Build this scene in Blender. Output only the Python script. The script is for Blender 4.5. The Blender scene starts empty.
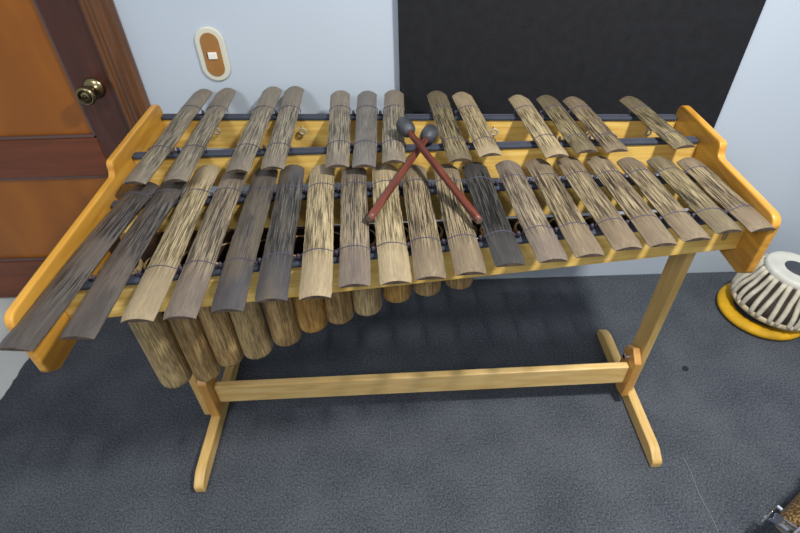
import bpy, bmesh, math, random
from mathutils import Vector, Matrix
random.seed(7)
S = bpy.context.scene
COL = S.collection
PI = math.pi

# ---------------------------------------------------------------- camera
cd = bpy.data.cameras.new('camera'); cam = bpy.data.objects.new('camera', cd); COL.objects.link(cam)
TH, RO = math.radians(41.3), math.radians(1.7)
fw = Vector((0, math.cos(TH), -math.sin(TH))); up0 = Vector((0, math.sin(TH), math.cos(TH))); rt0 = Vector((1, 0, 0))
rt = rt0 * math.cos(RO) - up0 * math.sin(RO); up = rt0 * math.sin(RO) + up0 * math.cos(RO)
cam.matrix_world = Matrix(((rt.x, up.x, -fw.x, 0), (rt.y, up.y, -fw.y, 0), (rt.z, up.z, -fw.z, 1.7), (0, 0, 0, 1)))
cd.sensor_width = 36; cd.lens = 515 / 800 * 36; cd.clip_start = .02
cd.dof.use_dof = True; cd.dof.focus_distance = 1.42; cd.dof.aperture_fstop = 3.6
S.camera = cam

# ---------------------------------------------------------------- world, lights, exposure
w = bpy.data.worlds.new('world'); S.world = w; w.use_nodes = True
bg = w.node_tree.nodes['Background']; bg.inputs[0].default_value = (.91, .95, 1, 1); bg.inputs[1].default_value = .46
def area(name, loc, sx, sy, energy, col, target):
    l = bpy.data.lights.new(name, 'AREA'); l.shape = 'RECTANGLE'; l.size = sx; l.size_y = sy; l.energy = energy; l.color = col
    o = bpy.data.objects.new(name, l); COL.objects.link(o); o.location = loc
    o.rotation_euler = (Vector(target) - Vector(loc)).to_track_quat('-Z', 'Y').to_euler()
    return o
area('ceiling_lamp', (1.0, .42, 2.7), .2, .2, 76, (1, .97, .93), (1.0, .42, 0))
area('added_fill_lamp', (-1.1, -.8, 2.7), .6, .6, 30, (.97, .98, 1), (-.6, .9, 0))  # unseen fill lamp, added toward the camera to brighten the stretcher fronts
vs = S.view_settings
vs.view_transform = 'Standard'; vs.look = 'None'; vs.gamma = 1; vs.use_curve_mapping = False; vs.exposure = 0

# ---------------------------------------------------------------- helpers
def lin(c):
    return tuple(((v / 255) / 12.92 if v / 255 <= .04045 else ((v / 255 + .055) / 1.055) ** 2.4) for v in c) + (1,)
def newmat(name):
    m = bpy.data.materials.new(name); m.use_nodes = True
    nt = m.node_tree; b = nt.nodes['Principled BSDF']
    return m, nt, b
def N(nt, t, **kw):
    n = nt.nodes.new(t)
    for k, v in kw.items(): setattr(n, k, v)
    return n
def plain(name, c, rough=.6, metal=0, bump=0, bscale=80, var=0, vscale=8, spec=.5):
    m, nt, b = newmat(name)
    b.inputs['Base Color'].default_value = lin(c); b.inputs['Roughness'].default_value = rough; b.inputs['Metallic'].default_value = metal
    b.inputs['Specular IOR Level'].default_value = spec
    tc = N(nt, 'ShaderNodeTexCoord')
    if var:
        nz = N(nt, 'ShaderNodeTexNoise'); nz.inputs['Scale'].default_value = vscale; nz.inputs['Detail'].default_value = 5
        r = N(nt, 'ShaderNodeValToRGB'); r.color_ramp.elements[0].position = .3; r.color_ramp.elements[1].position = .7
        r.color_ramp.elements[0].color = lin([v * (1 - var) for v in c]); r.color_ramp.elements[1].color = lin([min(255, v * (1 + var)) for v in c])
        nt.links.new(tc.outputs['Object'], nz.inputs['Vector']); nt.links.new(nz.outputs[0], r.inputs[0]); nt.links.new(r.outputs[0], b.inputs['Base Color'])
    if bump:
        nz = N(nt, 'ShaderNodeTexNoise'); nz.inputs['Scale'].default_value = bscale; nz.inputs['Detail'].default_value = 6
        bp = N(nt, 'ShaderNodeBump'); bp.inputs['Strength'].default_value = bump; bp.inputs['Distance'].default_value = .004
        nt.links.new(tc.outputs['Object'], nz.inputs['Vector']); nt.links.new(nz.outputs[0], bp.inputs['Height']); nt.links.new(bp.outputs[0], b.inputs['Normal'])
    return m
def wood(name, c1, c2, stretch, scale=6, rough=.38, bump=.1, coat=0):
    """smooth planed wood: long soft grain; stretch = per-axis mapping scale"""
    m, nt, b = newmat(name)
    tc = N(nt, 'ShaderNodeTexCoord'); mp = N(nt, 'ShaderNodeMapping'); mp.inputs['Scale'].default_value = stretch
    nz = N(nt, 'ShaderNodeTexNoise'); nz.inputs['Scale'].default_value = scale; nz.inputs['Detail'].default_value = 8; nz.inputs['Distortion'].default_value = .8
    r = N(nt, 'ShaderNodeValToRGB'); r.color_ramp.elements[0].position = .32; r.color_ramp.elements[1].position = .68
    r.color_ramp.elements[0].color = lin(c1); r.color_ramp.elements[1].color = lin(c2)
    nt.links.new(tc.outputs['Object'], mp.inputs[0]); nt.links.new(mp.outputs[0], nz.inputs['Vector']); nt.links.new(nz.outputs[0], r.inputs[0])
    nt.links.new(r.outputs[0], b.inputs['Base Color'])
    b.inputs['Roughness'].default_value = rough; b.inputs['Coat Weight'].default_value = coat; b.inputs['Coat Roughness'].default_value = .2
    bp = N(nt, 'ShaderNodeBump'); bp.inputs['Strength'].default_value = bump; bp.inputs['Distance'].default_value = .003
    nt.links.new(nz.outputs[0], bp.inputs['Height']); nt.links.new(bp.outputs[0], b.inputs['Normal'])
    return m
def bamboo(name, dark, mid, light, streak=.5, rough=.55, axis=1, patch=None, endc=None, fiber=150, along=11, flip=False):
    """weathered split bamboo: fine fibres along one axis, dark cracks, broad stains, smoother sanded ends"""
    m, nt, b = newmat(name); L = nt.links.new
    tc = N(nt, 'ShaderNodeTexCoord'); oi = N(nt, 'ShaderNodeObjectInfo')
    add = N(nt, 'ShaderNodeVectorMath', operation='ADD'); mul = N(nt, 'ShaderNodeVectorMath', operation='SCALE'); mul.inputs[3].default_value = 37
    cmb = N(nt, 'ShaderNodeCombineXYZ')
    for i in range(3): L(oi.outputs['Random'], cmb.inputs[i])
    L(cmb.outputs[0], mul.inputs[0]); L(tc.outputs['Object'], add.inputs[0]); L(mul.outputs[0], add.inputs[1])
    def fib(fine, along, det):
        mp = N(nt, 'ShaderNodeMapping'); s = [fine] * 3; s[axis] = along; mp.inputs['Scale'].default_value = s
        nz = N(nt, 'ShaderNodeTexNoise'); nz.inputs['Scale'].default_value = 1; nz.inputs['Detail'].default_value = det; nz.inputs['Roughness'].default_value = .6
        L(add.outputs[0], mp.inputs[0]); L(mp.outputs[0], nz.inputs['Vector']); return nz
    f1 = fib(fiber * 2.5, along, 2); f2 = fib(fiber * 4, 24, 3); f3 = fib(30, min(5, along), 5)
    r1 = N(nt, 'ShaderNodeValToRGB'); e = r1.color_ramp.elements
    e[0].position = .22; e[0].color = lin([(a + b2) / 2 for a, b2 in zip(dark, mid)]); e[1].position = .78; e[1].color = lin(light)
    x = e.new(.5); x.color = lin(mid)
    L(f3.outputs[0], r1.inputs[0])
    # tint by fibres
    r2 = N(nt, 'ShaderNodeValToRGB'); e = r2.color_ramp.elements
    e[0].position = .40; e[0].color = (.42, .40, .38, 1); e[1].position = .6; e[1].color = (1.32, 1.3, 1.26, 1)
    L(f2.outputs[0], r2.inputs[0])
    mx = N(nt, 'ShaderNodeMix', data_type='RGBA', blend_type='MULTIPLY'); mx.inputs[0].default_value = .62
    L(r1.outputs[0], mx.inputs[6]); L(r2.outputs[0], mx.inputs[7])
    # dark cracks
    r3 = N(nt, 'ShaderNodeValToRGB'); e = r3.color_ramp.elements
    e[0].position = .43; e[0].color = (1, 1, 1, 1); e[1].position = .475; e[1].color = (0, 0, 0, 1)
    L(f1.outputs[0], r3.inputs[0])
    # light fibres
    r4 = N(nt, 'ShaderNodeValToRGB'); e = r4.color_ramp.elements
    e[0].position = .545; e[0].color = (0, 0, 0, 1); e[1].position = .60; e[1].color = (1, 1, 1, 1)
    L(f1.outputs[0], r4.inputs[0])
    # mask: ends are smoother (the generated coordinate runs 0..1 along the bar)
    sep = N(nt, 'ShaderNodeSeparateXYZ'); L(tc.outputs['Generated'], sep.inputs[0])
    wv = N(nt, 'ShaderNodeMath', operation='MULTIPLY_ADD'); L(f3.outputs[0], wv.inputs[0]); wv.inputs[1].default_value = .10; L(sep.outputs[axis], wv.inputs[2])
    if flip:   # the smooth end is the rear one
        fl = N(nt, 'ShaderNodeMath', operation='SUBTRACT'); fl.inputs[0].default_value = 1.06; L(wv.outputs[0], fl.inputs[1]); wv = fl
    re = N(nt, 'ShaderNodeValToRGB'); e = re.color_ramp.elements
    e[0].position = .22; e[0].color = (.3, .3, .3, 1); e[1].position = .36; e[1].color = (1, 1, 1, 1)
    q = e.new(.86); q.color = (1, 1, 1, 1); q = e.new(.95); q.color = (.35, .35, .35, 1)
    L(wv.outputs[0], re.inputs[0])
    cm = N(nt, 'ShaderNodeMath', operation='MULTIPLY'); L(r3.outputs[0], cm.inputs[0]); L(re.outputs[0], cm.inputs[1])
    cs = N(nt, 'ShaderNodeMath', operation='MULTIPLY'); L(cm.outputs[0], cs.inputs[0]); cs.inputs[1].default_value = streak
    m2 = N(nt, 'ShaderNodeMix', data_type='RGBA'); L(cs.outputs[0], m2.inputs[0]); L(mx.outputs[2], m2.inputs[6]); m2.inputs[7].default_value = lin(dark)
    lm = N(nt, 'ShaderNodeMath', operation='MULTIPLY'); L(r4.outputs[0], lm.inputs[0]); L(re.outputs[0], lm.inputs[1])
    ls = N(nt, 'ShaderNodeMath', operation='MULTIPLY'); L(lm.outputs[0], ls.inputs[0]); ls.inputs[1].default_value = streak * .5
    m3 = N(nt, 'ShaderNodeMix', data_type='RGBA'); L(ls.outputs[0], m3.inputs[0]); L(m2.outputs[2], m3.inputs[6]); m3.inputs[7].default_value = lin([min(255, v * 1.2) for v in light])
    out = m3.outputs[2]
    if endc:   # the sanded front end keeps its own stain
        inv = N(nt, 'ShaderNodeMath', operation='SUBTRACT'); inv.inputs[0].default_value = 1; L(re.outputs[0], inv.inputs[1])
        iv = N(nt, 'ShaderNodeMath', operation='MULTIPLY'); L(inv.outputs[0], iv.inputs[0]); iv.inputs[1].default_value = .75
        m4 = N(nt, 'ShaderNodeMix', data_type='RGBA'); L(iv.outputs[0], m4.inputs[0]); L(out, m4.inputs[6]); m4.inputs[7].default_value = lin(endc); out = m4.outputs[2]
    if patch:  # blotches of another stain
        mp = N(nt, 'ShaderNodeMapping'); s = [14] * 3; s[axis] = 5; mp.inputs['Scale'].default_value = s
        nz = N(nt, 'ShaderNodeTexNoise'); nz.inputs['Scale'].default_value = 1; nz.inputs['Detail'].default_value = 3
        L(add.outputs[0], mp.inputs[0]); L(mp.outputs[0], nz.inputs['Vector'])
        rp = N(nt, 'ShaderNodeValToRGB'); rp.color_ramp.elements[0].position = .5; rp.color_ramp.elements[1].position = .66
        L(nz.outputs[0], rp.inputs[0]); pm = N(nt, 'ShaderNodeMath', operation='MULTIPLY'); L(rp.outputs[0], pm.inputs[0]); pm.inputs[1].default_value = .7
        m5 = N(nt, 'ShaderNodeMix', data_type='RGBA'); L(pm.outputs[0], m5.inputs[0]); L(out, m5.inputs[6]); m5.inputs[7].default_value = lin(patch); out = m5.outputs[2]
    L(out, b.inputs['Base Color']); b.inputs['Roughness'].default_value = rough; b.inputs['Specular IOR Level'].default_value = .35
    bp = N(nt, 'ShaderNodeBump'); bp.inputs['Strength'].default_value = .55; bp.inputs['Distance'].default_value = .0022
    bm_ = N(nt, 'ShaderNodeMath', operation='MULTIPLY'); L(f1.outputs[0], bm_.inputs[0]); L(re.outputs[0], bm_.inputs[1])
    L(bm_.outputs[0], bp.inputs['Height']); L(bp.outputs[0], b.inputs['Normal'])
    return m

def finish(name, bm, mat, parent=None, smooth=False, loc=None, rot=None, bev=0, seg=2):
    bmesh.ops.recalc_face_normals(bm, faces=bm.faces[:])
    me = bpy.data.meshes.new(name); bm.to_mesh(me); bm.free()
    if smooth:
        for p in me.polygons: p.use_smooth = True
    me.materials.append(mat)
    o = bpy.data.objects.new(name, me); COL.objects.link(o)
    if parent: o.parent = parent
    if loc is not None: o.location = loc
    if rot is not None: o.rotation_euler = rot
    if bev:
        md = o.modifiers.new('bevel', 'BEVEL'); md.width = bev; md.segments = seg; md.limit_method = 'ANGLE'; md.angle_limit = math.radians(35)
        md.harden_normals = False
    return o
def box(bm, x0, x1, y0, y1, z0, z1, M=None):
    r = bmesh.ops.create_cube(bm, size=1)
    for v in r['verts']:
        v.co = Vector(((x0 + x1) / 2 + v.co.x * (x1 - x0), (y0 + y1) / 2 + v.co.y * (y1 - y0), (z0 + z1) / 2 + v.co.z * (z1 - z0)))
        if M: v.co = M @ v.co
def beam(bm, a, b, wdt, hgt):
    """rectangular bar from a to b (centre line), wdt across horizontally, hgt along z"""
    a, b = Vector(a), Vector(b); d = (b - a).normalized(); s = d.cross(Vector((0, 0, 1))).normalized() * wdt / 2; u = Vector((0, 0, hgt / 2))
    vs_ = [bm.verts.new(p + i * s + j * u) for p in (a, b) for i, j in ((-1, -1), (1, -1), (1, 1), (-1, 1))]
    for f in ((0, 1, 2, 3), (4, 5, 6, 7), (0, 1, 5, 4), (1, 2, 6, 5), (2, 3, 7, 6), (3, 0, 4, 7)): bm.faces.new([vs_[i] for i in f])
def tube(bm, pts, r, n=8, cap=True, radii=None):
    rings = []
    pts = [Vector(p) for p in pts]
    prev = None
    for i, p in enumerate(pts):
        d = (pts[min(i + 1, len(pts) - 1)] - pts[max(i - 1, 0)]).normalized()
        if prev is None: a = d.cross(Vector((0, 0, 1)) if abs(d.z) < .9 else Vector((1, 0, 0))).normalized()
        else: a = (prev - d * prev.dot(d)).normalized()
        prev = a; c = d.cross(a); rr = radii[i] if radii else r
        rings.append([bm.verts.new(p + (a * math.cos(2 * PI * k / n) + c * math.sin(2 * PI * k / n)) * rr) for k in range(n)])
    for A_, B_ in zip(rings, rings[1:]):
        for k in range(n): bm.faces.new([A_[k], A_[(k + 1) % n], B_[(k + 1) % n], B_[k]])
    if cap: bm.faces.new(rings[0][::-1]); bm.faces.new(rings[-1])
def lathe(bm, prof, n=40, closed=False):
    """profile of (r, z); r = 0 ends become poles"""
    rings = []
    for r, z in prof:
        if r < 1e-6: rings.append([bm.verts.new((0, 0, z))])
        else: rings.append([bm.verts.new((r * math.cos(2 * PI * k / n), r * math.sin(2 * PI * k / n), z)) for k in range(n)])
    prs = list(zip(rings, rings[1:])) + ([(rings[-1], rings[0])] if closed else [])
    for A_, B_ in prs:
        for k in range(n):
            k2 = (k + 1) % n
            if len(A_) == 1 and len(B_) == 1: continue
            if len(A_) == 1: bm.faces.new([A_[0], B_[k], B_[k2]])
            elif len(B_) == 1: bm.faces.new([A_[k], A_[k2], B_[0]])
            else: bm.faces.new([A_[k], A_[k2], B_[k2], B_[k]])
def roundpoly(pts, rad, n=6):
    out = []
    for i, p in enumerate(pts):
        r = rad[i]; p = Vector(p); a = (Vector(pts[i - 1]) - p); b = (Vector(pts[(i + 1) % len(pts)]) - p)
        if r <= 0: out.append(p); continue
        la, lb = a.length, b.length; r = min(r, la * .45, lb * .45); a.normalize(); b.normalize()
        s, e = p + a * r, p + b * r
        for k in range(n + 1):
            t = k / n; out.append(s * (1 - t) ** 2 + p * 2 * t * (1 - t) + e * t ** 2)
    return out
def prism(bm, poly, f0, f1):
    A_ = [bm.verts.new(f0(p)) for p in poly]; B_ = [bm.verts.new(f1(p)) for p in poly]
    bm.faces.new(A_); bm.faces.new(B_[::-1])
    n = len(poly)
    for k in range(n): bm.faces.new([A_[k], B_[k], B_[(k + 1) % n], A_[(k + 1) % n]])
def tag(o, label, cat=None, group=None, kind=None):
    o['label'] = label
    if cat: o['category'] = cat
    if group: o['group'] = group
    if kind: o['kind'] = kind
    return o
def thing(name, label, cat, loc=(0, 0, 0), group=None):
    o = bpy.data.objects.new(name, None); COL.objects.link(o); o.location = loc; o.empty_display_size = .1
    return tag(o, label, cat, group)

# ---------------------------------------------------------------- materials
WALL = plain('wall_paint', (188, 200, 213), .75, var=.012, vscale=2, bump=.05, bscale=60, spec=.2)
TILE = plain('floor_tile', (205, 210, 208), .3, var=.04, vscale=3)
DOORRED = wood('door_frame_wood', (62, 30, 22), (78, 40, 28), (10, 1, 1), 3, .38, .05, .1)
DOORRAIL = wood('door_rail_wood', (96, 46, 20), (114, 56, 26), (1.2, 1, 14), 3, .38, .05, .1)
DOORPAN = wood('door_panel_wood', (136, 76, 4), (158, 92, 8), (3, 1, 1), 2.2, .35, .05, .15)
CASING = wood('casing_wood', (80, 48, 26), (112, 72, 40), (14, 6, 1), 3, .35, .05, .25)
MOULD = plain('door_moulding', (92, 70, 66), .3)
BRASS = plain('aged_brass', (150, 138, 104), .28, metal=1)
BRASSD = plain('dark_brass', (70, 58, 44), .4, metal=1)
BLACKP = plain('black_panel', (30, 31, 35), .8, bump=.25, bscale=220, var=.1, vscale=30, spec=.25)
CREAM = plain('cream_plastic', (212, 212, 196), .4)
BROWNPL = plain('brown_plastic', (158, 112, 60), .5, var=.05, vscale=20)
WHITEPL = plain('white_plastic', (238, 238, 230), .35)
FRAMEW = wood('varnished_board', (178, 124, 42), (212, 158, 64), (6, .9, 9), 5, .33, .06, .35)
EDGEW = wood('varnished_rail', (214, 170, 80), (240, 206, 120), (.8, 6, 12), 5, .4, .06, .2)
LEGW = wood('pale_leg_wood', (196, 160, 92), (218, 184, 118), (8, 8, 1), 5, .45, .06, .15)
FOOTW = wood('pale_foot_wood', (196, 160, 92), (218, 184, 118), (8, 1, 8), 5, .45, .06, .15)
BRACKW = wood('orange_bracket_wood', (186, 134, 62), (208, 158, 84), (8, 8, 1), 5, .4, .06, .2)
STRIPM = plain('slate_foam', (52, 58, 70), .8, var=.08, vscale=40)
CORD = plain('purple_grey_cord', (70, 66, 84), .8)
PEG = plain('dark_rubber_peg', (52, 46, 60), .6)
EYE = plain('eye_nylon', (176, 168, 148), .5)
STEEL = plain('steel', (190, 190, 195), .25, metal=1)
CHROME = plain('chrome', (215, 218, 232), .15, metal=1)
RUBBER = plain('mallet_rubber', (56, 59, 64), .55, bump=.3, bscale=120, var=.2, vscale=35)
STICK = wood('red_brown_stick', (60, 27, 22), (126, 64, 46), (60, 60, 5), 1, .42, .5)
STICKEND = plain('stick_end_grain', (104, 84, 72), .7)
TUBESHADE = plain('resonator_inside_shade', (58, 38, 24), .85)  # interior shading of the tubes put into the colour

# ---------------------------------------------------------------- setting
WY = 1.825
bm = bmesh.new(); box(bm, -2.6, 3.2, WY, WY + .12, 0, 2.75)
o = finish('wall_back', bm, WALL); o['kind'] = 'structure'
bm = bmesh.new(); box(bm, -3, 3.4, -1.2, WY + .12, -.06, -.008)
o = finish('floor', bm, TILE); o['kind'] = 'structure'

# carpet with a slightly frayed left edge
m, nt, b = newmat('slate_carpet'); L = nt.links.new
tc = N(nt, 'ShaderNodeTexCoord')
nz = N(nt, 'ShaderNodeTexNoise'); nz.inputs['Scale'].default_value = 160; nz.inputs['Detail'].default_value = 6; L(tc.outputs['Object'], nz.inputs['Vector'])
n2 = N(nt, 'ShaderNodeTexNoise'); n2.inputs['Scale'].default_value = 5; n2.inputs['Detail'].default_value = 6; L(tc.outputs['Object'], n2.inputs['Vector'])
mxn = N(nt, 'ShaderNodeMath', operation='MULTIPLY_ADD'); L(n2.outputs[0], mxn.inputs[0]); mxn.inputs[1].default_value = .35; L(nz.outputs[0], mxn.inputs[2])
r = N(nt, 'ShaderNodeValToRGB'); r.color_ramp.elements[0].position = .45; r.color_ramp.elements[1].position = .78
mu = N(nt, 'ShaderNodeMath', operation='MULTIPLY'); mu.inputs[1].default_value = .9; L(mxn.outputs[0], mu.inputs[0]); L(mu.outputs[0], r.inputs[0])
r.color_ramp.elements[0].color = lin((53, 58, 66)); r.color_ramp.elements[1].color = lin((93, 98, 105))
# lint and dust specks
vo = N(nt, 'ShaderNodeTexVoronoi'); vo.inputs['Scale'].default_value = 55; L(tc.outputs['Object'], vo.inputs['Vector'])
rs = N(nt, 'ShaderNodeValToRGB'); rs.color_ramp.elements[0].position = .04; rs.color_ramp.elements[0].color = (1, 1, 1, 1); rs.color_ramp.elements[1].position = .16; rs.color_ramp.elements[1].color = (0, 0, 0, 1)
L(vo.outputs['Distance'], rs.inputs[0])
n3 = N(nt, 'ShaderNodeTexNoise'); n3.inputs['Scale'].default_value = 9; n3.inputs['Detail'].default_value = 2; L(tc.outputs['Object'], n3.inputs['Vector'])
r3 = N(nt, 'ShaderNodeValToRGB'); r3.color_ramp.elements[0].position = .5; r3.color_ramp.elements[1].position = .62; L(n3.outputs[0], r3.inputs[0])
ms = N(nt, 'ShaderNodeMath', operation='MULTIPLY'); L(rs.outputs[0], ms.inputs[0]); L(r3.outputs[0], ms.inputs[1])
m2 = N(nt, 'ShaderNodeMath', operation='MULTIPLY'); L(ms.outputs[0], m2.inputs[0]); m2.inputs[1].default_value = .55
mc = N(nt, 'ShaderNodeMix', data_type='RGBA'); L(m2.outputs[0], mc.inputs[0]); L(r.outputs[0], mc.inputs[6]); mc.inputs[7].default_value = lin((140, 142, 148))
L(mc.outputs[2], b.inputs['Base Color']); b.inputs['Roughness'].default_value = .95; b.inputs['Specular IOR Level'].default_value = .1
bp = N(nt, 'ShaderNodeBump'); bp.inputs['Strength'].default_value = .5; bp.inputs['Distance'].default_value = .004; L(nz.outputs[0], bp.inputs['Height']); L(bp.outputs[0], b.inputs['Normal'])
CARPET = m
poly = [Vector((3.3, -1.15)), Vector((3.3, WY - .002))]
k = 160
for i in range(k + 1):
    y = WY - .002 + (-1.15 - WY) * i / k
    poly.append(Vector((-1.588 + random.uniform(-.004, .004), y)))
bm = bmesh.new(); prism(bm, poly, lambda p: Vector((p.x, p.y, 0)), lambda p: Vector((p.x, p.y, -.008)))
tag(finish('carpet', bm, CARPET), 'dark slate grey carpet covering the floor under the marimba', 'carpet')

# door and casing at the left
DY = 1.79
def struct(name, bm, mat, parent=None, **k):
    o = finish(name, bm, mat, parent, **k)
    if not parent: o['kind'] = 'structure'
    return o
X1 = -.987; X0 = -2.04
door = bpy.data.objects.new('door_1', None); COL.objects.link(door); door['kind'] = 'structure'
bm = bmesh.new()
box(bm, X1 - .135, X1, DY, WY, .004, 2.06); box(bm, X0, X0 + .12, DY, WY, .004, 2.06)
struct('stile', bm, DOORRED, door, bev=.003)
bm = bmesh.new()
box(bm, X0 + .12, X1 - .135, DY, WY, .652, .812); box(bm, X0 + .12, X1 - .135, DY, WY, .004, .222); box(bm, X0 + .12, X1 - .135, DY, WY, 1.92, 2.06)
struct('rail', bm, DOORRAIL, door, bev=.003)
for z0, z1 in ((.222, .652), (.812, 1.92)):
    bm = bmesh.new(); box(bm, X0 + .12, X1 - .135, DY + .018, WY, z0, z1); struct('panel', bm, DOORPAN, door)
    bm = bmesh.new()
    a, c = X0 + .12, X1 - .135
    box(bm, a, c, DY + .004, DY + .02, z0, z0 + .012); box(bm, a, c, DY + .004, DY + .02, z1 - .012, z1)
    box(bm, a, a + .012, DY + .004, DY + .02, z0, z1); box(bm, c - .012, c, DY + .004, DY + .02, z0, z1)
    struct('moulding', bm, MOULD, door, bev=.003)
# knob: axis along -Y
kn = bpy.data.objects.new('door_knob', None); COL.objects.link(kn); kn.parent = door; kn.location = (-1.052, DY, 1.002); kn.scale = (1.12, 1.12, 1.12); kn.rotation_euler = (PI / 2, 0, 0)
bm = bmesh.new(); lathe(bm, [(0, 0), (.033, 0), (.033, .004), (.026, .010), (.014, .014), (.013, .032), (.022, .040), (.0275, .05), (.0285, .06), (.026, .068), (.021, .070), (.019, .066), (.015, .066), (.012, .069), (0, .069)], 36)
struct('knob', bm, BRASS, kn, smooth=True)
bm = bmesh.new(); lathe(bm, [(.0195, .0665), (.0205, .0712), (.0155, .0712), (.0145, .0665)], 32, closed=True); struct('knob_ring', bm, BRASSD, kn, smooth=True)
bm = bmesh.new(); lathe(bm, [(0, .064), (.007, .064), (.007, .073), (.004, .075), (0, .075)], 24); struct('lock_button', bm, BRASSD, kn, smooth=True)

# casing with stepped profile (x outward, y depth)
pr = [(X1 + .003, WY), (X1 + .003, DY - .012), (X1 + .016, DY - .022), (X1 + .024, DY - .022), (X1 + .028, DY - .014), (X1 + .040, DY - .014), (X1 + .044, DY - .020), (X1 + .056, DY - .020), (X1 + .062, DY - .010), (X1 + .076, DY - .010), (X1 + .086, DY + .004), (X1 + .092, WY - .012), (X1 + .092, WY)]
bm = bmesh.new(); prism(bm, [Vector(p) for p in pr], lambda p: Vector((p.x, p.y, 0)), lambda p: Vector((p.x, p.y, 2.08)))
struct('trim_1', bm, CASING, bev=.002)
bm = bmesh.new(); prism(bm, [Vector((q[1], q[0] - X1)) for q in pr], lambda p: Vector((X0 - .05, p.x, 2.08 + p.y)), lambda p: Vector((X1 + .088, p.x, 2.08 + p.y)))
struct('trim_2', bm, CASING, bev=.002)

# black panel on the wall
bm = bmesh.new(); box(bm, .018, 1.212, WY - .028, WY - .002, .62, 2.1)
tag(finish('acoustic_panel', bm, BLACKP, bev=.003), 'large flat black panel mounted on the pale blue wall', 'panel')

# switch plate
t = thing('switch_plate', 'oval brown wall plate with cream rim and small white switch', 'switch', (-.620, WY, 1.094))
def stadium(hw, hh, n=14):
    p = []
    for k in range(n + 1): a = PI * k / n; p.append(Vector((hw * math.cos(a), hh - hw + hw * math.sin(a))))
    for k in range(n + 1): a = PI + PI * k / n; p.append(Vector((hw * math.cos(a), -(hh - hw) + hw * math.sin(a))))
    return p
def plate(name, hw, hh, y0, y1, mat, bev):
    bm = bmesh.new(); prism(bm, stadium(hw, hh), lambda p: Vector((p.x, y0, p.y)), lambda p: Vector((p.x, y1, p.y))); return finish(name, bm, mat, t, bev=bev)
plate('rim', .050, .091, 0, -.009, CREAM, .004)
plate('insert', .031, .073, -.007, -.012, BROWNPL, .0015)
bm = bmesh.new(); box(bm, -.014, .016, -.018, -.010, -.012, .010); sw = finish('rocker', bm, WHITEPL, t, bev=.002)
bm = bmesh.new(); box(bm, -.019, -.014, -.0125, -.010, -.010, .009); finish('slot', bm, PEG, sw)

# ---------------------------------------------------------------- marimba
MA = thing('bamboo_marimba', 'bamboo marimba on a pale wooden stand with hanging tube resonators', 'marimba')
XL, XR = -.778, .887        # inner faces of the end boards
def lerp(x, a, b): return a[1] + (x - a[0]) * (b[1] - a[1]) / (b[0] - a[0])
yAb = lambda x: lerp(x, (-.678, 1.628), (.778, 1.526))      # back accidental rail
yAf = lambda x: lerp(x, (-.70, 1.374), (.80, 1.370))        # front accidental rail
yNb = lambda x: lerp(x, (-.547, 1.186), (.844, 1.226))      # back natural rail
yNf = lambda x: lerp(x, (-.53, .881), (.862, 1.044))        # front natural rail
def endboard(x0, x1, yf, ystep, yb):
    pts = [(yf + .03, .768), (yf, .794), (yf, .967), (ystep - .006, .967), (ystep, 1.006), (yb, 1.006), (yb - .005, .80), (ystep, .768)]
    rp = roundpoly(pts, [.008, .008, .032, .02, .03, .04, .02, .03], 7)
    bm = bmesh.new(); prism(bm, rp, lambda p: Vector((x0, p.x, p.y)), lambda p: Vector((x1, p.x, p.y)))
    return finish('end_board', bm, FRAMEW, MA, bev=.004)
endboard(XL - .019, XL, .712, 1.258, 1.655)
endboard(XR, XR + .021, .965, 1.262, 1.53)
def rail(f, ztop, h, th=.02, name='rail'):
    bm = bmesh.new(); beam(bm, (XL, f(XL), ztop - h / 2), (XR, f(XR), ztop - h / 2), th, h)
    ra = finish(name, bm, EDGEW, MA, bev=.0015)
    bm = bmesh.new()
    beam(bm, (XL + .001, f(XL), ztop + .006), (XR - .001, f(XR), ztop + .006), .030, .012)
    finish('foam_strip', bm, STRIPM, ra, bev=.004)
    return ra
zA, zN = .992, .952       # crown heights
rail(yAb, .953, .105); rail(yAf, .953, .10); rail(yNb, .913, .09); rail(yNf, .913, .096)

# bars: centre of rear end, centre of front end (x, y), stain
A = [(-0.672, 1.785, -0.698, 1.183), (-0.591, 1.79, -0.591, 1.19), (-0.43, 1.788, -0.435, 1.229), (-0.351, 1.787, -0.34, 1.239), (-0.187, 1.735, -0.162, 1.238), (-0.094, 1.728, -0.089, 1.236), (-0.004, 1.727, -0.009, 1.253), (0.139, 1.71, 0.174, 1.253), (0.225, 1.693, 0.263, 1.276), (0.408, 1.655, 0.443, 1.259), (0.499, 1.646, 0.532, 1.278), (0.583, 1.631, 0.618, 1.279), (0.764, 1.618, 0.809, 1.288)]
NN = [(-0.702, 1.243, -0.752, 0.655), (-0.624, 1.275, -0.643, 0.679), (-0.548, 1.325, -0.536, 0.721), (-0.463, 1.299, -0.453, 0.725), (-0.376, 1.305, -0.36, 0.742), (-0.300, 1.31, -0.272, 0.767), (-0.214, 1.305, -0.180, 0.772), (-0.123, 1.296, -0.099, 0.806), (-0.039, 1.302, -0.011, 0.811), (0.046, 1.292, 0.066, 0.822), (0.136, 1.289, 0.154, 0.833), (0.218, 1.296, 0.246, 0.858), (0.309, 1.299, 0.338, 0.871), (0.397, 1.305, 0.427, 0.885), (0.487, 1.308, 0.520, 0.904), (0.574, 1.308, 0.605, 0.915), (0.657, 1.298, 0.69, 0.932), (0.741, 1.296, 0.777, 0.957), (0.822, 1.286, 0.86, 0.961)]
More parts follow.
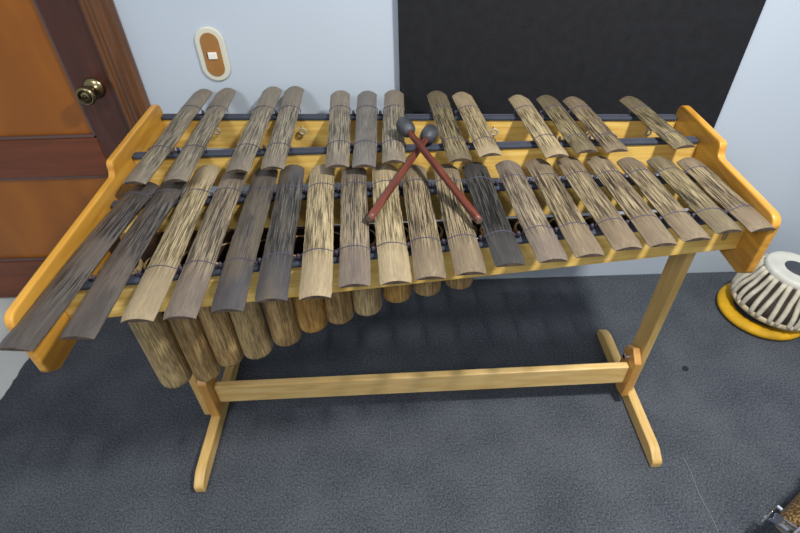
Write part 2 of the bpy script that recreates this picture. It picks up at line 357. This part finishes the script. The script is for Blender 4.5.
BM = {
    'grey': bamboo('bamboo_grey', (52, 48, 42), (122, 114, 98), (150, 141, 122), .75, endc=(118, 108, 98)),
    'graysm': bamboo('bamboo_smooth_grey', (70, 66, 62), (106, 102, 97), (124, 119, 112), .22, .5, endc=(106, 102, 98)),
    'tan': bamboo('bamboo_tan', (62, 53, 38), (146, 132, 102), (174, 160, 126), .8, endc=(156, 140, 114)),
    'brown': bamboo('bamboo_brown', (38, 32, 25), (114, 101, 80), (150, 137, 108), .95, endc=(116, 102, 86)),
    'olive': bamboo('bamboo_olive', (38, 34, 26), (108, 98, 74), (146, 134, 102), .95, endc=(98, 88, 72)),
    'dark': bamboo('bamboo_dark', (28, 26, 25), (62, 59, 57), (100, 96, 90), .85, .42, endc=(78, 76, 78), patch=(96, 86, 72)),
    'black': bamboo('bamboo_black', (14, 14, 14), (42, 41, 41), (92, 90, 84), .75, .45, endc=(68, 66, 66)),
    'char': bamboo('bamboo_charred', (28, 26, 25), (70, 65, 62), (104, 98, 92), .85, .42, endc=(82, 76, 72), patch=(100, 90, 82)),
    'mauve': bamboo('bamboo_mauve', (44, 38, 32), (114, 103, 88), (148, 136, 112), .8, endc=(108, 97, 92)),
}
BMR = {
    'grey': bamboo('rear_bamboo_grey', (52, 48, 42), (122, 114, 98), (150, 141, 122), .75, endc=(118, 108, 98), flip=True),
    'graysm': bamboo('rear_bamboo_smooth_grey', (70, 66, 62), (106, 102, 97), (124, 119, 112), .22, .5, endc=(106, 102, 98), flip=True),
    'tan': bamboo('rear_bamboo_tan', (62, 53, 38), (146, 132, 102), (174, 160, 126), .8, endc=(156, 140, 114), flip=True),
    'brown': bamboo('rear_bamboo_brown', (38, 32, 25), (114, 101, 80), (150, 137, 108), .95, endc=(116, 102, 86), flip=True),
    'olive': bamboo('rear_bamboo_olive', (38, 34, 26), (108, 98, 74), (146, 134, 102), .95, endc=(98, 88, 72), flip=True),
}
ENDSHADE = plain('bamboo_end_shade', (72, 60, 50), .8, var=.3, vscale=60)  # shade on the bar end faces, painted in as a darker brown
stA = ['grey', 'grey', 'grey', 'grey', 'grey', 'graysm', 'grey', 'olive', 'tan', 'tan', 'olive', 'brown', 'olive']
stN = ['char', 'char', 'tan', 'mauve', 'dark', 'dark', 'tan', 'mauve', 'tan', 'brown', 'brown', 'black', 'mauve', 'brown', 'brown', 'brown', 'brown', 'olive', 'brown']
lab = {'dark': 'dark stained bamboo tone bar', 'black': 'nearly black bamboo tone bar', 'char': 'long charcoal bamboo tone bar', 'tan': 'pale tan bamboo tone bar', 'graysm': 'smooth grey bamboo tone bar'}
def make_bar(row, i, zc, fs, stain, wd=.066, mats=BM):
    if zc < .97 and i < 2: wd += (.007, .003)[i]
    x1, y1, x0, y0 = row[i]
    p0, p1 = Vector((x0, y0, 0)), Vector((x1, y1, 0)); d = p1 - p0; Ln = d.length; ang = math.atan2(-d.x, d.y); c = (p0 + p1) / 2
    rnd = random.Random(i * 13 + int(zc * 1000))
    nu, nv = 12, 40; crown = .0115; th = .0085
    bm = bmesh.new(); ph = rnd.uniform(0, 6); amp = .0012 if i > 1 or zc > .97 else .003
    top, bot = [], []
    edge = [rnd.uniform(-.0006, .0006) for _ in range(nv + 1)]
    for j in range(nv + 1):
        t_ = j / nv; y = (t_ - .5) * Ln; rt_, rb_ = [], []
        e = min(t_, 1 - t_) * Ln
        wr = 1 - (.09 if t_ > .5 else .05) * max(0, 1 - e / .012) ** 2                       # rounded corners at the ends
        lift = -.003 * max(0, 1 - e / .02)
        xo = amp * math.sin(t_ * 7 + ph) + edge[j]
        for k in range(nu + 1):
            s = k / nu * 2 - 1
            z = -crown * (abs(s) ** 2.1); x = s * wd / 2 * wr + xo
            yy = y + ((.003 if t_ > .5 else -.002) * (1 - s * s) if j in (0, nv) else 0)
            rt_.append(bm.verts.new((x, yy, z + lift))); rb_.append(bm.verts.new((x * .98, yy * .998, -crown - .0035 + .002 * (1 - s * s))))
        top.append(rt_); bot.append(rb_)
    for j in range(nv):
        for k in range(nu):
            bm.faces.new([top[j][k], top[j][k + 1], top[j + 1][k + 1], top[j + 1][k]])
            bm.faces.new([bot[j][k], bot[j + 1][k], bot[j + 1][k + 1], bot[j][k + 1]])
        bm.faces.new([top[j][0], top[j + 1][0], bot[j + 1][0], bot[j][0]]); bm.faces.new([top[j][nu], bot[j][nu], bot[j + 1][nu], top[j + 1][nu]])
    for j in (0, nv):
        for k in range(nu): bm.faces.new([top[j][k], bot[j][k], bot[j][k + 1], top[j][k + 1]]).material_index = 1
    dz = rnd.uniform(-.0008, .0008)
    b_ = finish('tone_bar', bm, mats[stain], MA, smooth=True, loc=(c.x, c.y, zc + dz), rot=(0, 0, ang))
    b_.data.materials.append(ENDSHADE)
    es = b_.modifiers.new('edges', 'EDGE_SPLIT'); es.split_angle = math.radians(50)
    if stain in lab: b_['label'] = lab[stain]
    # cord lashed over the bar at both rails
    for fi, f in enumerate(fs):
        if fi == 1 and i < 2 and zc < .97: continue
        yn = f(c.x) - c.y + rnd.uniform(-.003, .003)
        bm = bmesh.new(); pts = []
        sk = rnd.uniform(-.003, .003)
        for k in range(15):
            s = -1.06 + 2.12 * k / 14
            pts.append((s * wd / 2, yn + sk * s, -crown * min(1.15, abs(s) ** 2.1) + .0006))
        pts = [(pts[0][0] * .98, yn, -.026)] + pts + [(pts[-1][0] * .98, yn, -.026)]
        tube(bm, pts, .0013, 6); finish('binding_cord', bm, CORD, b_, smooth=True)
for i in range(len(A)): make_bar(A, i, zA, (lambda x: yAb(x) + .014, lambda x: yAf(x) - .008), stA[i], .066, BMR)
NN = [(a + (.004 if i > 11 else 0), b_, c + (.005 if i > 11 else 0), d - (.004 if i > 11 else 0)) for i, (a, b_, c, d) in enumerate(NN)]
for i in range(len(NN)): make_bar(NN, i, zN, (lambda x: yNb(x) + .004, yNf), stN[i], .070)

# rubber spacer pegs standing on the strips between neighbouring bars
def xat(bar, y): x1, y1, x0, y0 = bar; return x0 + (x1 - x0) * (y - y0) / (y1 - y0)
def pegs(row, f, zt):
    for a_, b_ in zip(row, row[1:]):
        y = f((a_[0] + b_[0]) / 2); xa, xb = xat(a_, y), xat(b_, y)
        if xb - xa > .12: continue
        bm = bmesh.new(); lathe(bm, [(0, 0), (.0048, 0), (.0045, .014), (.003, .018), (0, .018)], 14)
        finish('spacer_peg', bm, PEG, MA, smooth=True, loc=((xa + xb) / 2, f((xa + xb) / 2), zt))
pegs(A, yAb, .964); pegs(A, yAf, .964); pegs(NN, yNb, .924); pegs(NN, yNf, .924)
# running cord along every strip
for f, z in ((yAb, .9655), (yAf, .9655), (yNb, .9255), (yNf, .9255)):
    bm = bmesh.new(); tube(bm, [(XL + .004, f(XL) + .004, z), (XR - .004, f(XR) + .004, z)], .0014, 6); finish('running_cord', bm, CORD, MA)
# screw eyes on the inner face of the back rail
for x in (-.596, -.308, .318, .611, .803):
    y = yAb(x) - .0105; bm = bmesh.new(); R_ = .0095
    pts = [(x + R_ * math.cos(q), y - .014, .92 + R_ * math.sin(q)) for q in [k * 2 * PI / 20 for k in range(20)]]
    tube(bm, pts + [pts[0]], .0036, 8, False); tube(bm, [(x, y - .014, .9315), (x, y + .004, .9325)], .002, 8)
    finish('screw_eye', bm, EYE, MA, smooth=True)

# resonator tubes of bamboo under the natural bars
TM = [bamboo('resonator_light', (96, 78, 46), (168, 146, 104), (190, 170, 128), .25, .5, axis=2, fiber=60, along=3),
      bamboo('resonator_brown', (74, 54, 28), (158, 130, 86), (184, 158, 110), .4, .5, axis=2, fiber=60, along=3),
      bamboo('resonator_gold', (120, 84, 36), (172, 134, 74), (196, 162, 100), .3, .5, axis=2, fiber=60, along=3)]
RES = [(-0.667, 0.466, 0.0461, 0, 0.941), (-0.573, 0.478, 0.0404, 1, 0.947), (-0.498, 0.526, 0.0383, 1, 0.957), (-0.419, 0.541, 0.0435, 0, 0.975), (-0.329, 0.58, 0.0421, 1, 0.985), (-0.25, 0.619, 0.0416, 2, 0.997), (-0.174, 0.638, 0.0415, 1, 1.009), (-0.095, 0.656, 0.0414, 0, 1.02), (-0.011, 0.691, 0.0397, 2, 1.031), (0.073, 0.704, 0.0396, 1, 1.04), (0.16, 0.727, 0.0392, 1, 1.039), (0.242, 0.775, 0.037, 2, 1.037), (0.33, 0.8, 0.037, 1, 1.04), (0.415, 0.81, 0.037, 0, 1.044), (0.505, 0.82, 0.036, 1, 1.048), (0.591, 0.83, 0.036, 2, 1.052), (0.674, 0.835, 0.036, 1, 1.056), (0.76, 0.84, 0.035, 1, 1.06), (0.835, 0.845, 0.034, 0, 1.064)]
for i, (x, zb, r_, mi, yc) in enumerate(RES):
    rnd = random.Random(i); zt = .903
    H_ = zt - zb; prof = [(0, .006), (r_ * .55, .004), (r_ * .86, .001), (r_ * .97, .004), (r_, .012)]
    nseg = max(3, int(H_ / .05))
    for k in range(1, nseg): prof.append((r_ * (1 + rnd.uniform(-.006, .006)), H_ * k / nseg))
    prof += [(r_, H_), (r_ - .006, H_), (r_ - .007, H_ * .5), (r_ - .008, .02), (0, .018)]
    bm = bmesh.new(); lathe(bm, prof, 40)
    for f_ in bm.faces:
        c_ = f_.calc_center_median()
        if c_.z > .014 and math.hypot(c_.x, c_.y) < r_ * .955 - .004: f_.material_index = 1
    top_x = x
    o = finish('resonator_tube', bm, TM[mi], MA, smooth=True, loc=(x, yc, zb))
    o.data.materials.append(TUBESHADE)
    o.rotation_euler = (0, math.atan2(top_x - x, H_), 0)
    es = o.modifiers.new('edges', 'EDGE_SPLIT'); es.split_angle = math.radians(50)
# slat carrying the tubes; behind it an added dark board makes the gaps dark
bm = bmesh.new(); beam(bm, (XL, .886, .868), (XR, 1.062, .868), .008, .02); finish('resonator_slat', bm, EDGEW, MA)
bm = bmesh.new(); beam(bm, (XL, 1.085, .832), (XR, 1.108, .832), .010, .11)
finish('added_gap_board', bm, wood('gap_shade_wood', (58, 38, 22), (84, 58, 34), (.8, 6, 12), 5, .6, .06), MA)

# stand: uprights, brackets, feet, stretcher, bolts
def board(name, x0, x1, y0, y1, z0, z1, mat, bev=.004): bm = bmesh.new(); box(bm, x0, x1, y0, y1, z0, z1); return finish(name, bm, mat, MA, bev=bev)
board('upright', -.737, -.710, 1.080, 1.160, .05, .90, LEGW)
board('upright', .833, .857, 1.125, 1.205, .05, .90, LEGW)
def foot(xc, y0, y1):
    pts = [(y0, 0.002), (y0, .034), (y0 + .045, .058), (y1 - .045, .058), (y1, .034), (y1, .002)]
    bm = bmesh.new(); prism(bm, roundpoly(pts, [0, .012, .02, .02, .012, 0]), lambda p: Vector((xc - .017, p.x, p.y)), lambda p: Vector((xc + .017, p.x, p.y)))
    finish('foot', bm, FOOTW, MA, bev=.004)
foot(-.692, .812, 1.385); foot(.852, .852, 1.455)
def bracket(x0, x1, yc):
    pts = [(yc - .045, .055), (yc - .045, .245), (yc, .280), (yc + .045, .245), (yc + .045, .055), (yc, .045)]
    bm = bmesh.new(); prism(bm, pts and [Vector(p) for p in pts], lambda p: Vector((x0, p.x, p.y)), lambda p: Vector((x1, p.x, p.y)))
    finish('bracket', bm, BRACKW, MA, bev=.005)
bracket(-.709, -.674, 1.112); bracket(.806, .832, 1.148)
bm = bmesh.new(); beam(bm, (-.674, 1.112, .146), (.806, 1.135, .160), .026, .092); finish('stretcher', bm, wood('stretcher_wood', (212, 174, 104), (232, 200, 136), (1, 8, 8), 5, .45, .06, .15), MA, bev=.004)
for x, y, z in ((-.655, 1.135, .225), (-.655, 1.14, .10), (.79, 1.155, .225), (.79, 1.155, .105)):
    bm = bmesh.new(); s_ = -1 if x < 0 else 1
    tube(bm, [(x, y, z), (x + s_ * .04, y, z)], .006, 10); tube(bm, [(x, y, z), (x + s_ * .006, y, z)], .0105, 6)
    finish('bolt', bm, STEEL, MA)

# ---------------------------------------------------------------- mallets
def mallet(tail, head, rs, label):
    tail, head = Vector(tail), Vector(head); d = (head - tail).normalized(); Lm = (head - tail).length
    t = thing('mallet', label, 'mallet', tail, 'mallets crossed on the bars')
    t.rotation_euler = d.to_track_quat('Z', 'Y').to_euler()
    n = 30; rnd = random.Random(int(tail.x * 100)); pts = [(rnd.uniform(-.0006, .0006), rnd.uniform(-.0006, .0006), Lm * k / n) for k in range(n + 1)]
    bm = bmesh.new(); tube(bm, pts, rs, 16, radii=[rs * (1.0 - .14 * k / n) * (1 + rnd.uniform(-.03, .03)) * (.9 if k == 0 else 1) for k in range(n + 1)])
    h = finish('handle', bm, STICK, t, smooth=True)
    bm = bmesh.new(); lathe(bm, [(0, -.0012), (rs * .8, -.0012), (rs * .8, .001), (0, .001)], 16); finish('end_cut', bm, STICKEND, h)
    r_ = .0245
    bm = bmesh.new(); lathe(bm, [(0, Lm - .034), (rs * 1.15, Lm - .034), (r_ * .66, Lm - .030), (r_ * .9, Lm - .021), (r_, Lm - .008), (r_ * .98, Lm + .008), (r_ * .84, Lm + .021), (r_ * .55, Lm + .030), (0, Lm + .032)], 28)
    finish('mallet_head', bm, RUBBER, t, smooth=True)
mallet((-.071, 1.014, .966), (.098, 1.387, .994), .0105, 'red-brown mallet with its head at the right, lying underneath the other')
mallet((.191, .985, .971), (.027, 1.372, 1.026), .0105, 'red-brown mallet with its head at the left, crossed over the other')

# ---------------------------------------------------------------- tabla on its cushion
TX, TY = 1.612, 1.550
t = thing('drum_cushion', 'yellow ring cushion on the carpet under the tabla', 'cushion', (TX - .022, TY + .004, 0))
bm = bmesh.new(); pr = [(.143 + .034 * math.cos(q), .021 + .021 * math.sin(q)) for q in [k * 2 * PI / 16 for k in range(16)]]; lathe(bm, pr, 56, closed=True)
finish('padding', bm, plain('yellow_cloth', (198, 152, 10), .7, bump=.4, bscale=30, var=.12, vscale=14), t, smooth=True)
t = thing('tabla_drum', 'tabla drum with cream straps and black-centred head beside the wall', 'drum', (TX, TY, .056)); t.scale = (1, 1, .87); t.rotation_euler = (0, math.radians(6), 0)
def rz(z):   # outer radius of the shell
    q = z / .225; return .156 + .018 * math.sin(min(1, q * 1.6) * PI) * .6 - .042 * q ** 1.5
bm = bmesh.new(); prof = [(0, 0)] + [(rz(z) * (1 if z else .9), z) for z in [k * .215 / 14 for k in range(15)]] + [(0, .215)]; lathe(bm, prof, 56)
finish('shell', bm, plain('dark_shell', (50, 40, 34), .5, var=.3, vscale=10), t, smooth=True)
STRAP = plain('hide_strap', (196, 190, 172), .7, var=.08, vscale=30)
for k in range(28):
    a = 2 * PI * k / 28; bm = bmesh.new(); pts = []
    for q in range(9):
        z = .015 + q / 8 * .200; r_ = rz(z) + .003; aa = a + (.030 if k % 2 else -.030) * (q / 8 - .5) * 2
        pts.append((r_ * math.cos(aa), r_ * math.sin(aa), z))
    tube(bm, pts, .0098, 8); finish('strap', bm, STRAP, t, smooth=True)
bm = bmesh.new(); pr = [(.152 + .017 * math.cos(q), .020 + .017 * math.sin(q)) for q in [k * 2 * PI / 12 for k in range(12)]]; lathe(bm, pr, 56, closed=True)
finish('lower_ring', bm, plain('hide_ring', (186, 172, 142), .75, bump=.4, bscale=40, var=.2, vscale=16), t, smooth=True)
hd = bpy.data.objects.new('drumhead', None); COL.objects.link(hd); hd.parent = t
bm = bmesh.new(); lathe(bm, [(.114, .205), (.120, .218), (.116, .234), (.110, .240), (.098, .238), (0, .237), (0, .220), (.11, .205)], 56)
finish('skin', bm, plain('pale_skin', (205, 205, 196), .6, var=.04, vscale=20), hd, smooth=True)
bm = bmesh.new(); lathe(bm, [(0, .2365), (.050, .2385), (.046, .2415), (0, .2425)], 48)
finish('black_patch', bm, plain('black_paste', (58, 62, 70), .5), hd, smooth=True)

# ---------------------------------------------------------------- drum at the lower right corner
AX = Vector((.83, .50, .66)).normalized()
t = thing('hand_drum', 'brown speckled drum with chrome hoop, tilted on the carpet at the lower right corner', 'drum', (1.119, 0.510, 0.130))
t.rotation_euler = AX.to_track_quat('Z', 'Y').to_euler()
m, nt, b = newmat('speckled_shell'); L = nt.links.new
tc = N(nt, 'ShaderNodeTexCoord'); vo = N(nt, 'ShaderNodeTexNoise'); vo.inputs['Scale'].default_value = 150; vo.inputs['Detail'].default_value = 4; L(tc.outputs['Object'], vo.inputs['Vector'])
r = N(nt, 'ShaderNodeValToRGB'); r.color_ramp.elements[0].position = .45; r.color_ramp.elements[1].position = .72; r.color_ramp.elements[0].color = lin((84, 62, 40)); r.color_ramp.elements[1].color = lin((190, 160, 104)); L(vo.outputs[0], r.inputs[0]); L(r.outputs[0], b.inputs['Base Color']); b.inputs['Roughness'].default_value = .5
bm = bmesh.new(); lathe(bm, [(0, .006), (.118, .006), (.122, .03), (.126, .16), (.120, .34), (0, .34)], 56)
finish('shell', bm, m, t, smooth=True)
for z0 in (0, .315):
    bm = bmesh.new(); lathe(bm, [(.112, z0), (.130, z0), (.130, z0 + .006), (.127, z0 + .009), (.127, z0 + .020), (.130, z0 + .023), (.130, z0 + .028), (.112, z0 + .028)], 64, closed=True)
    finish('hoop', bm, CHROME, t, smooth=True)
bm = bmesh.new(); lathe(bm, [(0, .001), (.116, .001), (.116, .006), (0, .006)], 56); finish('drumhead', bm, plain('drum_skin', (196, 186, 160), .6), t)
sd = AX.cross(Vector((-1.15, -.6, 1.55))).normalized()
loc = t.rotation_euler.to_matrix().transposed() @ sd; a0 = math.atan2(loc.y, loc.x)
for k in range(6):
    a = a0 + PI / 3 * k; x, y = .137 * math.cos(a), .137 * math.sin(a); bm = bmesh.new()
    tube(bm, [(x, y, -.018), (x, y, .05)], .0032, 10); tube(bm, [(x, y, -.004), (x, y, .006)], .0055, 6); tube(bm, [(x * .9, y * .9, .047), (x, y, .047)], .006, 10)
    finish('tension_lug', bm, CHROME, t)

# ---------------------------------------------------------------- bits on the carpet
bm = bmesh.new(); bmesh.ops.create_icosphere(bm, subdivisions=2, radius=.011)
for v in bm.verts: v.co.z *= .45; v.co += v.co * random.uniform(-.25, .25)
tag(finish('lint_ball', bm, plain('dark_lint', (28, 30, 34), .9), loc=(1.132, 1.26, .004)), 'small dark ball of lint on the carpet left of the tabla', 'lint')
bm = bmesh.new(); tube(bm, [(.962 + .003 * math.sin(k * .9), .885 - .0248 * k, .0015) for k in range(11)], .0016, 6)
tag(finish('thread', bm, plain('pale_thread', (112, 115, 120), .9)), 'thin pale thread lying on the carpet at the lower right', 'thread')
